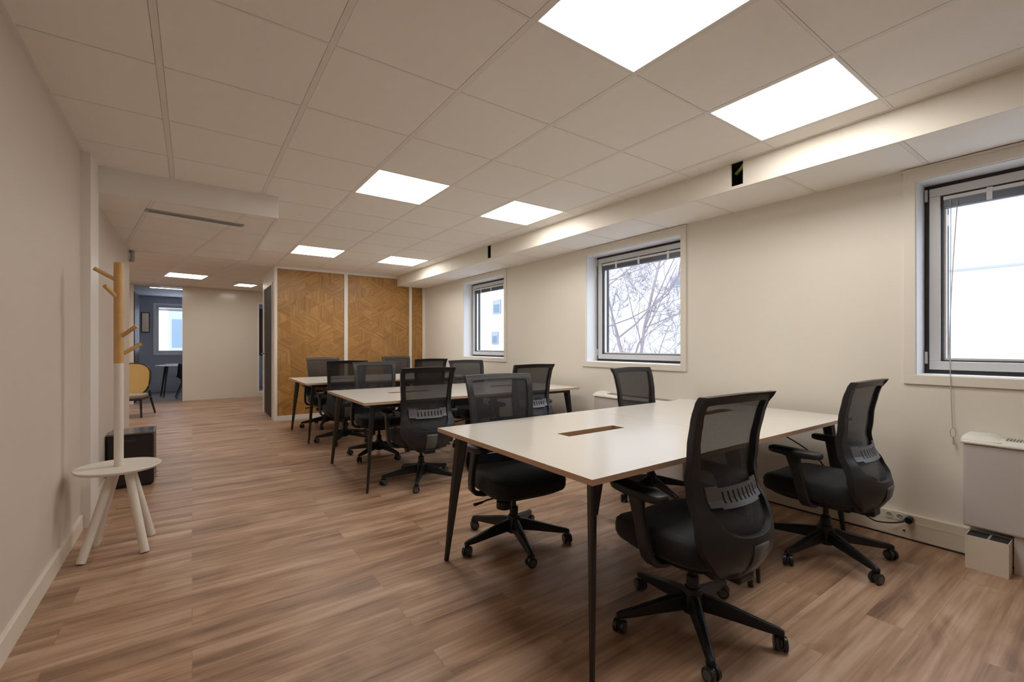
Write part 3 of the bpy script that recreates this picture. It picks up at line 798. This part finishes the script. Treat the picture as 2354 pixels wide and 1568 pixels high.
def make_chair():
    root = thing('office_chair', '', 'chair')
    # cushion
    q = MB(); n = 40; rings = []
    for z, s in ((0.350, 0.90), (0.358, 0.965), (0.375, 0.995), (0.405, 1.0), (0.428, 0.985), (0.440, 0.93), (0.446, 0.80), (0.447, 0.4)):
        r = []
        for k in range(n):
            a = 2*math.pi*k/n; c_, s_ = math.cos(a), math.sin(a)
            x = 0.245*math.copysign(abs(c_)**0.42, c_)*s; y = 0.03 + 0.245*math.copysign(abs(s_)**0.42, s_)*s
            zz = z - (0.018*max(0, (y-0.17)/0.1)**2 if z > 0.42 else 0) + 0.012*(x/0.24)**2*(1 if z > 0.42 else 0) - (0.0)
            r.append((x*(1-0.06*max(0, -(y-0.03))/0.245), y, zz))
        rings.append(r)
    q.rings(rings); q.build('seat', M['fabric'], root, smooth=True, angle=60)
    # pan below the cushion
    q = MB(); rings = []
    for z, s in ((0.318, 0.55), (0.326, 0.80), (0.340, 0.93), (0.352, 0.96)):
        rings.append([(0.235*math.copysign(abs(math.cos(2*math.pi*k/32))**0.5, math.cos(2*math.pi*k/32))*s, 0.02+0.235*math.copysign(abs(math.sin(2*math.pi*k/32))**0.5, math.sin(2*math.pi*k/32))*s, z) for k in range(32)])
    q.rings(rings); q.build('seat_pan', M['black'], root, smooth=True)
    q = MB().box(-0.075, 0.075, -0.14, 0.10, 0.285, 0.322).box(-0.05, 0.05, -0.24, -0.12, 0.288, 0.325)
    q.build('tilt_mechanism', M['black'], root, bevel=0.01)
    q = MB(); q.rings([[(-0.17,-0.12,0.345),(0.17,-0.12,0.345),(0.17,-0.12,0.40),(-0.17,-0.12,0.40)],[(-0.165,-0.20,0.325),(0.165,-0.20,0.325),(0.165,-0.20,0.405),(-0.165,-0.20,0.405)],[(-0.07,-0.245,0.325),(0.07,-0.245,0.325),(0.07,-0.25,0.40),(-0.07,-0.25,0.40)]])
    q.build('back_bracket', M['black'], root, bevel=0.008)
    MB().tube([(0.06, 0.03, 0.305), (0.20, 0.035, 0.298), (0.235, 0.04, 0.292)], 0.005, 8).tube([(0.23, 0.04, 0.293), (0.285, 0.045, 0.288)], [0.010, 0.014], 10, flat=0.6).build('height_lever', M['black'], root, smooth=True)
    MB().lathe([(0.022, 0.235), (0.045, 0.245), (0.045, 0.285), (0.03, 0.29)], 16, (0.10, 0.06)).build('tension_knob', M['black'], root, smooth=True)
    # back frame
    O, I = catmull(OUT, 4), catmull(INN, 4)
    th = lambda z: interp([0.3, 0.45, 0.6, 0.95, 1.01], [0.030, 0.030, 0.034, 0.026, 0.020], z)
    A = [(x, back_y(x, z)+th(z)/2, z) for x, z in O]
    B = [(x, back_y(x, z)-th(z)/2-(0.012 if z > 0.985 else 0), z) for x, z in O]
    C_ = [(x, back_y(x, z)-th(z)/2, z) for x, z in I]
    D_ = [(x, back_y(x, z)+th(z)/2, z) for x, z in I]
    # intermediate ring so that the lower bowl follows the curve
    def mid(P, Q, sgn):
        return [((p[0]+r[0])/2, back_y((p[0]+r[0])/2, (p[2]+r[2])/2)+sgn*th((p[2]+r[2])/2)/2, (p[2]+r[2])/2) for p, r in zip(P, Q)]
    def lerp(P, Q, f, sgn):
        out = []
        for p, r in zip(P, Q):
            x, z = p[0]+(r[0]-p[0])*f, p[2]+(r[2]-p[2])*f
            out.append((x, back_y(x, z)+sgn*th(z)/2, z))
        return out
    q = MB().rings([A, B, lerp(B, C_, 0.2, -1), lerp(B, C_, 0.4, -1), lerp(B, C_, 0.6, -1), lerp(B, C_, 0.8, -1), C_, D_, lerp(D_, A, 0.2, 1), lerp(D_, A, 0.4, 1), lerp(D_, A, 0.6, 1), lerp(D_, A, 0.8, 1)], closed=True)
    bf = q.build('backrest', M['charcoal'], root, smooth=True, bevel=0.003, angle=35)
    # mesh panel
    q = MB(); nz, nx = 26, 14; g = []
    zs = [0.490 + (0.975-0.490)*i/nz for i in range(nz+1)]
    for z in zs:
        w = interp([0.489, 0.497, 0.515, 0.545, 0.59, 0.65, 0.80, 0.95, 0.975], [0.035, 0.100, 0.140, 0.164, 0.176, 0.180, 0.190, 0.199, 0.192], z)
        g.append([(w*(2*j/nx-1), back_y(w*(2*j/nx-1), z)+0.006, z) for j in range(nx+1)])
    q.add([p for r in g for p in r], [(i*(nx+1)+j, i*(nx+1)+j+1, (i+1)*(nx+1)+j+1, (i+1)*(nx+1)+j) for i in range(nz) for j in range(nx)])
    q.build('back_mesh', M['mesh'], bf, smooth=True)
    # lumbar support with slots
    q = MB(); nx = 34; zz = [0.585, 0.592, 0.600, 0.612, 0.640, 0.652, 0.660]
    for i in range(len(zz)-1):
        for j in range(nx):
            x0, x1 = -0.165+0.33*j/nx, -0.165+0.33*(j+1)/nx
            if i in (2, 3) and j % 3 == 1 and 5 < j < nx-5: continue
            if i == 0 and abs((x0+x1)/2) > 0.12: continue
            if i == 5 and abs((x0+x1)/2) < 0.11: continue
            P = []
            for x, z in ((x0, zz[i]), (x1, zz[i]), (x1, zz[i+1]), (x0, zz[i+1])):
                y = back_y(x, z)-0.010; P.append((x, y, z))
            q.add(P + [(x, y-0.006, z) for x, y, z in P], [(0,1,2,3),(7,6,5,4),(0,4,5,1),(1,5,6,2),(2,6,7,3),(3,7,4,0)])
    q.build('lumbar_support', M['grey_plastic'], bf)
    q = MB(); g = []
    for i in range(8):
        z = 0.325 + 0.135*i/7
        g.append([(x, back_y(x, z)-th(z)/2-0.003, z) for x in (-0.042-0.004*i/7, 0.042+0.004*i/7)])
    q.add([p for r in g for p in r], [(2*i, 2*i+1, 2*i+3, 2*i+2) for i in range(7)])
    pl = q.build('cover_plate', M['grey_plastic'], bf, smooth=True); s_ = pl.modifiers.new('solid', 'SOLIDIFY'); s_.thickness = 0.006; s_.offset = 0
    # armrests
    for s in (1, -1):
        P = [(0.285, 0.055, 0.598), (0.287, 0.045, 0.55), (0.289, 0.025, 0.48), (0.287, 0.010, 0.41), (0.280, 0.0, 0.365), (0.258, -0.005, 0.338), (0.215, -0.005, 0.326), (0.14, -0.005, 0.322)]
        W_ = [0.075, 0.058, 0.054, 0.054, 0.056, 0.058, 0.060, 0.060]
        q = MB().ribbon([(x*s, y, z) for x, y, z in P], W_, [0.030, 0.028, 0.026, 0.026, 0.026, 0.024, 0.020, 0.014])
        q.box(s*0.285-0.02, s*0.285+0.02, -0.02, 0.10, 0.588, 0.602)
        ar = q.build('armrest', M['charcoal'], root, bevel=0.006, smooth=True)
        out = []
        for k in range(28):
            a = 2*math.pi*k/28; c_, s_ = math.cos(a), math.sin(a)
            out.append((math.copysign(abs(c_)**0.5, c_), math.copysign(abs(s_)**0.5, s_)))
        rings = []
        for z, sc in ((0.595, 0.90), (0.599, 0.98), (0.612, 1.0), (0.623, 0.98), (0.627, 0.92)):
            rings.append([(s*0.283 + 0.043*x*sc, 0.045+0.132*y*sc, z + 0.006*max(0, y)) for x, y in out])
        MB().rings(rings).build('arm_pad', M['charcoal'], ar, smooth=True, angle=60)
    # gas lift
    MB().lathe([(0.020, 0.09), (0.026, 0.10), (0.026, 0.215), (0.022, 0.22), (0.014, 0.222), (0.014, 0.295)], 20).build('gas_lift', M['black'], root, smooth=True)
    # star base
    q = MB().lathe([(0.034, 0.062), (0.046, 0.070), (0.048, 0.125), (0.040, 0.150), (0.033, 0.168), (0.028, 0.170)], 24)
    for k in range(5):
        a = 2*math.pi*k/5; rings = []
        for r, w, zt, zb in ((0.025, 0.052, 0.150, 0.085), (0.08, 0.048, 0.142, 0.082), (0.17, 0.040, 0.122, 0.074), (0.27, 0.033, 0.098, 0.064), (0.318, 0.031, 0.088, 0.062), (0.336, 0.024, 0.080, 0.062)):
            rings.append([(r, w/2, zb), (r, w/2*0.8, zt-0.006), (r, w/2*0.4, zt), (r, -w/2*0.4, zt), (r, -w/2*0.8, zt-0.006), (r, -w/2, zb)])
        rot = Matrix.Rotation(a, 3, 'Z')
        q.rings([[tuple(rot @ Vector(p)) for p in r] for r in rings])
    base = q.build('star_base', M['black'], root, smooth=True, bevel=0.002, angle=30)
    proto = None
    for k in range(5):
        a = 2*math.pi*k/5
        if proto is None:
            q = MB(); q.cylx(-0.024, -0.007, 0, 0.0275, 0.0275, 20, 0); q.cylx(0.007, 0.024, 0, 0.0275, 0.0275, 20, 0)
            q.cylx(-0.0255, -0.0235, 0, 0.0275, 0.018, 16, 1, 0.0005); q.cylx(0.0235, 0.0255, 0, 0.0275, 0.018, 16, 1, 0.0005)
            q.cylx(-0.007, 0.007, 0, 0.030, 0.021, 14, 0)
            q.tube([(0, 0.012, 0.034), (0, 0.016, 0.066)], 0.008, 10, 0)
            proto = q.build('caster', [M['wheel'], M['wheel_grey']], base, smooth=True); c = proto
        else:
            c = proto.copy(); COL.objects.link(c); c.parent = base
        c.location = (0.322*math.cos(a), 0.322*math.sin(a), 0); c.rotation_euler.z = a + R([20, 75, -40, 130, 10][k])
    return root
chair = make_chair()
CH = [ # x, y, facing (deg, 0 = towards +Y), base phase (deg), label
 (1.738, 1.118, -3, 8, 'nearest black mesh office chair, seen from behind at the front desk corner'),
 (2.962, 1.062, 0, -48, 'black office chair at far right in side view, before the right window and socket'),
 (1.595, 2.225, 174, -37, 'black office chair tucked behind the nearest desk at its left end, facing the camera'),
 (3.020, 2.310, 180, 35, 'black office chair behind the nearest desk under the middle window'),
 (1.646, 3.700, -6, -49, 'black office chair seen from behind at the left end of the middle desk row'),
 (2.765, 3.695, -3, 0, 'black office chair seen from behind at the window end of the middle desk row'),
 (1.660, 4.835, 176, -2, 'black office chair facing the camera behind the middle desk row, at its left end'),
 (2.820, 4.780, 178, -20, 'black office chair facing the camera behind the middle desk row, below the small window'),
 (1.555, 5.800, -6, 20, 'black office chair on the near side of the farthest desk row at its left end'),
 (2.723, 5.955, -3, 10, 'black office chair on the near side of the farthest desk row, nearer the windows'),
 (1.620, 7.050, 178, 30, 'black office chair against the left veneer panel behind the farthest desks'),
 (2.770, 7.065, 177, 15, 'black office chair against the right veneer panel behind the farthest desks')]
for k, (x, y, a, ph, lab) in enumerate(CH):
    o = chair if k == 0 else copy_tree(chair)
    o.location = (x, y, 0); o.rotation_euler.z = R(a)
    o['label'] = lab; o['group'] = 'black mesh-back office chairs at the bench desks'
    for c in o.children:
        if c.name.startswith('star_base'): c.rotation_euler.z = R(ph - a)

# ------------------------------------------------------------------ coat stand with tray
cs_ = thing('coat_stand', 'white coat stand with round tray, splayed legs and oak branches by the left wall', 'coat stand', (-0.352, 3.50, 0))
TZ = 0.485
MB().lathe([(0.190, TZ-0.014), (0.198, TZ-0.006), (0.200, TZ), (0.197, TZ+0.004), (0.188, TZ+0.001)], 48).build('tray', M['coatwhite'], cs_, smooth=True)
MB().lathe([(0.021, TZ), (0.0225, TZ+0.01), (0.0225, 1.09)], 20).build('pole', M['coatwhite'], cs_, smooth=True)
tp = MB().lathe([(0.0235, 1.09), (0.0235, 1.675), (0.020, 1.682)], 20).build('oak_post', M['coatwood'], cs_, smooth=True)
for za, zb, ex, ey in ((1.575, 1.635, -0.105, -0.03), (1.470, 1.535, -0.055, -0.06), (1.405, 1.445, -0.02, 0.10), (1.240, 1.310, 0.085, -0.05), (1.135, 1.205, 0.100, 0.03)):
    MB().tube([(ex*0.05, ey*0.05, za), (ex, ey, zb)], [0.0105, 0.0115], 12).build('peg', M['coatwood'], tp, smooth=True)
for (fx, fy), (tx, ty) in (((-0.144, -0.138), (-0.02, -0.01)), ((-0.126, 0.123), (-0.01, 0.035)), ((0.130, -0.155), (0.045, -0.04)), ((0.143, 0.128), (0.05, 0.03))):
    MB().tube([(tx, ty, TZ-0.012), (fx, fy, 0.004)], 0.0215, 16).build('leg', M['coatwhite'], cs_, smooth=True)

# ------------------------------------------------------------------ small black cabinet by the wall
fb = thing('black_cabinet', 'small black box cabinet with glossy top against the left wall behind the coat stand', 'cabinet', (-0.568, 4.93, 0))
MB().box(0, 0.30, 0, 0.33, 0.012, 0.44).build('body', M['fridge'], fb, bevel=0.014, seg=3)
MB().box(-0.003, 0.303, -0.003, 0.333, 0.44, 0.456).build('top_plate', M['fridge_top'], fb, bevel=0.005)
MB().box(0.02, 0.28, 0.02, 0.31, 0.0, 0.014).build('plinth', M['gasket'], fb)
MB().box(0.095, 0.18, -0.004, 0.004, 0.385, 0.405).build('grip_slot', M['gasket'], fb, bevel=0.002)
q = MB().tube([(0.30, 0.06, 0.10), (0.325, 0.06, 0.10)], 0.009, 10).tube([(0.30, 0.06, 0.06), (0.322, 0.06, 0.06)], 0.009, 10)
q.build('connector', M['chrome'], fb, smooth=True)
q = MB()
for x, y in ((0.02, 0.02), (0.28, 0.02), (0.02, 0.31), (0.28, 0.31)): q.lathe([(0.006, 0.456), (0.005, 0.459)], 10, (x, y))
q.build('screw', M['chrome'], fb)

# ------------------------------------------------------------------ cane lounge chair in the lobby
cn = thing('cane_chair', 'low lounge chair with round woven cane back and black frame in the lobby', 'chair', (-0.89, 9.93, 0), R(-12))
# local: seat faces -x ; back at +x side leaning away
ov = []
for k in range(36):
    a = 2*math.pi*k/36; c_, s_ = math.cos(a), math.sin(a)
    ov.append((0.31*math.copysign(abs(c_)**0.75, c_)*(0.80+0.20*(s_+1)/2), 0.275*math.copysign(abs(s_)**0.75, s_)))
def cn_pt(u, v, off=0): # u across, v up the back
    return (u, 0.16 + 0.14*(v+0.275) - 0.22*(u/0.31)**2*0.5 + off, 0.605 + v)
q = MB().tube([cn_pt(*p) for p in ov + ov[:1]], 0.013, 8); q.build('back_frame', M['leg'], cn, smooth=True)
q = MB(); rings = [[cn_pt(x*s, z*s) for x, z in ov] for s in (1.0, 0.75, 0.5, 0.25, 0.05)]
q.rings(rings, True); cb = q.build('cane_back', M['cane'], cn, smooth=True); s_ = cb.modifiers.new('solid', 'SOLIDIFY'); s_.thickness = 0.006
q = MB(); rings = []
for z, s in ((0.315, 0.92), (0.325, 1.0), (0.365, 1.0), (0.378, 0.92)):
    rings.append([(0.27*s*math.copysign(abs(math.cos(2*math.pi*k/28))**0.6, math.cos(2*math.pi*k/28)), -0.05+0.26*s*math.copysign(abs(math.sin(2*math.pi*k/28))**0.6, math.sin(2*math.pi*k/28)), z) for k in range(28)])
q.rings(rings); q.build('seat_cushion', M['beige'], cn, smooth=True)
q = MB(); q.box(-0.27, 0.27, -0.31, -0.28, 0.285, 0.315); q.box(-0.27, 0.27, 0.18, 0.21, 0.285, 0.315); q.box(-0.28, -0.25, -0.31, 0.21, 0.285, 0.315); q.box(0.25, 0.28, -0.31, 0.21, 0.285, 0.315)
q.build('seat_frame', M['leg'], cn, bevel=0.004)
for sx in (-1, 1):
    MB().tube([(0.265*sx, -0.29, 0.315), (0.285*sx, -0.33, 0.003)], [0.018, 0.013], 10).build('leg', M['leg'], cn, smooth=True)
    MB().tube([(0.265*sx, 0.13, 0.42), (0.265*sx, 0.17, 0.315), (0.30*sx, 0.30, 0.003)], [0.016, 0.018, 0.013], 10).build('leg', M['leg'], cn, smooth=True)

# ------------------------------------------------------------------ detector on the wall end
dt = thing('wall_detector', 'small grey tubular detector at the top corner of the left wall end', 'detector', (-0.560, 6.70, 2.15))
MB().lathe([(0.020, 0.0), (0.024, 0.005), (0.024, 0.118), (0.020, 0.125)], 16).build('detector_body', M['grille'], dt, smooth=True)
MB().box(-0.026, -0.014, -0.02, 0.02, 0.02, 0.10).build('detector_bracket', M['white'], dt)

# ------------------------------------------------------------------ slot diffuser in the lowered ceiling
sd = thing('air_diffuser', 'long dark slot air diffuser in the lowered ceiling over the passage', 'air vent', (0.036, 4.668, LZ), R(9.4))
q = MB()
for k in range(3): q.box(-0.32, 0.32, -0.030+0.024*k, -0.027+0.024*k, -0.010, 0.001)
q.build('slot_blade', M['grille'], sd)
MB().box(-0.32, 0.32, -0.036, 0.036, -0.002, 0.0005).build('slot_shade', M['gasket'], sd)  # flat black strip, painted shade in place of a deep slot
q = MB(); q.box(-0.335, 0.335, -0.040, -0.036, -0.010, 0.001); q.box(-0.335, 0.335, 0.036, 0.040, -0.010, 0.001); q.box(-0.345, -0.32, -0.036, 0.036, -0.010, 0.001); q.box(0.32, 0.345, -0.036, 0.036, -0.010, 0.001)
q.build('slot_frame', M['grille'], sd, bevel=0.001)

# ------------------------------------------------------------------ convector heaters
def heater(y0, y1, label):
    h = thing('convector_heater', label, 'heater', (3.60, y1, 0), group='wall convector heaters below the windows')
    L_ = y1 - y0; D = 0.115
    MB().box(-D, -0.002, -L_, 0, 0.198, 0.655).build('heater_body', M['heater'], h, bevel=0.012, seg=3)
    q = MB()  # top cap: rounded lip, end blocks raised
    prof = [(-D-0.012, 0.655), (-D-0.012, 0.668), (-D+0.004, 0.684), (-0.07, 0.690), (0.0, 0.690), (0.0, 0.655)]
    q.rings([[(x, -L_-0.008, z) for x, z in prof], [(x, 0.008, z) for x, z in prof]])
    q.build('heater_top', M['heater_top'], h, bevel=0.006, seg=3)
    for ya, yb in ((-0.15, 0.006), (-L_-0.006, -L_+0.15)):
        q = MB(); pr = [(-D-0.006, 0.676), (-D+0.018, 0.701), (-0.035, 0.711), (-0.002, 0.709), (-0.002, 0.684), (-D-0.006, 0.670)]
        m_ = yb-0.04 if ya < -0.2 and False else ya
        q.rings([[(x, ya, 0.68+(z-0.68)*(0.15 if ya > -0.3 else 1)) for x, z in pr], [(x, ya+0.04, z) for x, z in pr], [(x, yb-0.02, z) for x, z in pr], [(x, yb, 0.68+(z-0.68)*0.4) for x, z in pr]])
        q.build('end_cap', M['heater_top'], h, bevel=0.004, smooth=True)
    q = MB(); n = int((L_-0.32)/0.012)
    for k in range(n): q.box(-D+0.03, -0.015, -0.16-0.012*k-0.004, -0.16-0.012*k, 0.689, 0.696)
    g = q.build('grille', M['grille'], h)
    q = MB(); q.box(-0.095, -0.005, -L_+0.05, -0.19, 0.0, 0.198); q.build('pedestal', M['heater'], h)
heater(-0.62, 0.588, 'white and grey convector heater below the right-hand window, cut by the photo edge')
heater(2.30, 3.40, 'pale convector heater below the middle window, mostly hidden behind the nearest desk')

# open white box under the right heater
ob = thing('open_box', 'open white rectangular box cover on the floor under the right-hand heater', 'box', (3.40, 0.404, 0))
q = MB(); t = 0.003; bx, by, bz = 0.125, 0.160, 0.176
q.box(0, t, 0, by, 0, bz); q.box(bx-t, bx, 0, by, 0, bz); q.box(t, bx-t, 0, t, 0, bz); q.box(t, bx-t, by-t, by, 0, bz); q.box(t, bx-t, t, by-t, 0, 0.006)
q.build('box_shell', M['skirt'], ob)
MB().box(t+0.001, bx-t-0.001, t+0.001, by-t-0.001, 0.01, 0.171).build('box_shade', M['gasket'], ob)  # solid black fill, paints the shade inside the open box
MB().box(t+0.001, bx-t-0.001, by*0.45, by*0.45+0.008, 0.171, 0.1745).build('box_divider', M['grille'], ob)

# ------------------------------------------------------------------ power cable
def smooth_path(P, n=6):
    out = []; P = [Vector(p) for p in P]
    for i in range(len(P)-1):
        p0, p1, p2, p3 = P[max(i-1,0)], P[i], P[i+1], P[min(i+2,len(P)-1)]
        for k in range(n):
            t = k/n; out.append(0.5*((2*p1)+(p2-p0)*t+(2*p0-5*p1+4*p2-p3)*t*t+(3*p1-p0-3*p2+p3)*t**3))
    return out + [P[-1]]
pc = thing('power_cable', 'black power cable with plug running from the wall socket to the nearest desk', 'cable', (3.576, 0.832, 0.132))
MB().cylx(-0.040, 0.0, 0, 0, 0.020, 18).build('plug', M['black'], pc, smooth=True)
P = [(-0.02, 0.012, -0.008), (-0.03, 0.05, -0.028), (-0.05, 0.10, -0.040), (-0.07, 0.16, -0.040), (-0.09, 0.22, -0.005), (-0.12, 0.28, 0.03), (-0.18, 0.33, 0.11), (-0.22, 0.40, 0.30), (-0.23, 0.60, 0.43), (-0.25, 0.85, 0.50), (-0.33, 1.00, 0.545)]
MB().tube(smooth_path(P), 0.0042, 8).build('cable', M['black'], pc, smooth=True)

# ------------------------------------------------------------------ outside
gr = MB().box(4.0, 40, -30, 60, -3.3, -3.2).build('ground', M['asphalt']); struct(gr)
fa = thing('apartment_building', 'pale rendered building facade opposite the windows', 'building', (11.0, 0, -3.2))
fq = MB().box(0, 6, -25, 45, 0, 9.2); fq.build('facade_wall', M['facade'], fa)
q = MB()
for z in (5.72, 9.1): q.box(-0.01, 0.0, -25, 7.0, z-0.02, z+0.02)
q.build('facade_joint', M['facade_seam'], fa)
for (ya, yb, za, zb) in ((16.3, 16.9, 2.6, 3.2), (16.5, 17.0, 1.25, 1.8), (2.10, 3.1, 2.55, 3.05), (2.10, 3.1, 0.91, 1.70), (6.9, 7.75, 2.83, 3.1), (10.2, 11.2, 1.4, 2.9), (19.2, 20.2, 1.25, 2.6), (-9.5, -8.5, 1.2, 2.6)):
    wf = MB(); x0 = -0.05
    wf.box(x0, 0.0, ya, yb, za+3.2, zb+3.2); w_ = wf.build('facade_window', M['facade_shut'], fa)
    MB().box(x0-0.01, x0, ya+0.08, yb-0.08, za+3.2+0.05, zb+3.2-(zb-za)*0.35).build('facade_glass', M['facade_win'], w_)
far_b = thing('end_building', 'pale building seen through the meeting room window', 'building', (-4, 24, -3.2))
MB().box(-6, 14, 0, 6, 0, 9.5).build('facade_wall', M['facade'], far_b)
for x in (-1, 3.2, 6.5):
    w_ = MB().box(x, x+1.6, -0.05, 0.0, 4.2, 5.9).build('facade_window', M['facade_shut'], far_b)
    MB().box(x+0.1, x+1.5, -0.06, -0.05, 4.3, 5.5).build('facade_glass', M['facade_win'], w_)

tree = thing('bare_tree', 'leafless tree with fine grey branches outside the middle window', 'tree', (7.4, 5.9, -3.2))
q = MB(); rt_ = random.Random(23)
def grow(p, d, l, r, lvl):
    pts = [p]; rs = [r]; cur = p; dd_ = d.copy(); n = 6
    for k in range(n):
        dd_ = (dd_ + Vector((rt_.uniform(-.3,.3), rt_.uniform(-.3,.3), rt_.uniform(-.05,.2)))).normalized()
        nx_ = cur + dd_*l/n
        if lvl and (nx_.x < -2.2 or nx_.x > 2.5 or abs(nx_.y) > 1.9 or nx_.z > 9): break
        cur = nx_; pts.append(cur); rs.append(max(0.0035, r*(1-0.6*(k+1)/n)))
        if lvl < 5 and k >= 1:
            for _ in range(2 if lvl in (0, 2, 3) else 1):
                if rt_.random() < (0.9 if lvl < 2 else 0.6 if lvl < 4 else 0.42):
                    sd_ = Vector((rt_.uniform(-1,1), rt_.uniform(-1,1), rt_.uniform(-0.4,0.8))).normalized()
                    grow(cur, (dd_*0.5+sd_*0.8).normalized(), l*rt_.uniform(0.30,0.48), max(0.0035, rs[-1]*0.55), lvl+1)
    if len(pts) > 1: q.tube(pts, rs, 4 if lvl > 1 else 7)
for y0_, d0, r0 in ((-0.5, (-0.1, -0.12, 1), 0.06), (0.2, (0.1, 0.10, 1), 0.05), (0.9, (0.05, 0.18, 1), 0.05), (-0.1, (0.0, -0.35, 1), 0.045)):
    grow(Vector((0, y0_, 0)), Vector(d0).normalized(), 7.2, r0, 0)
q.build('branches', M['bark'], tree, smooth=True)
# vertical board joints on the bulkhead face
for y in (1.02, 3.42, 5.82):
    MB().box(XS-0.0012, XS, y-0.002, y+0.002, SOF, CEIL).build('board_joint', M['skirt'], bulk)
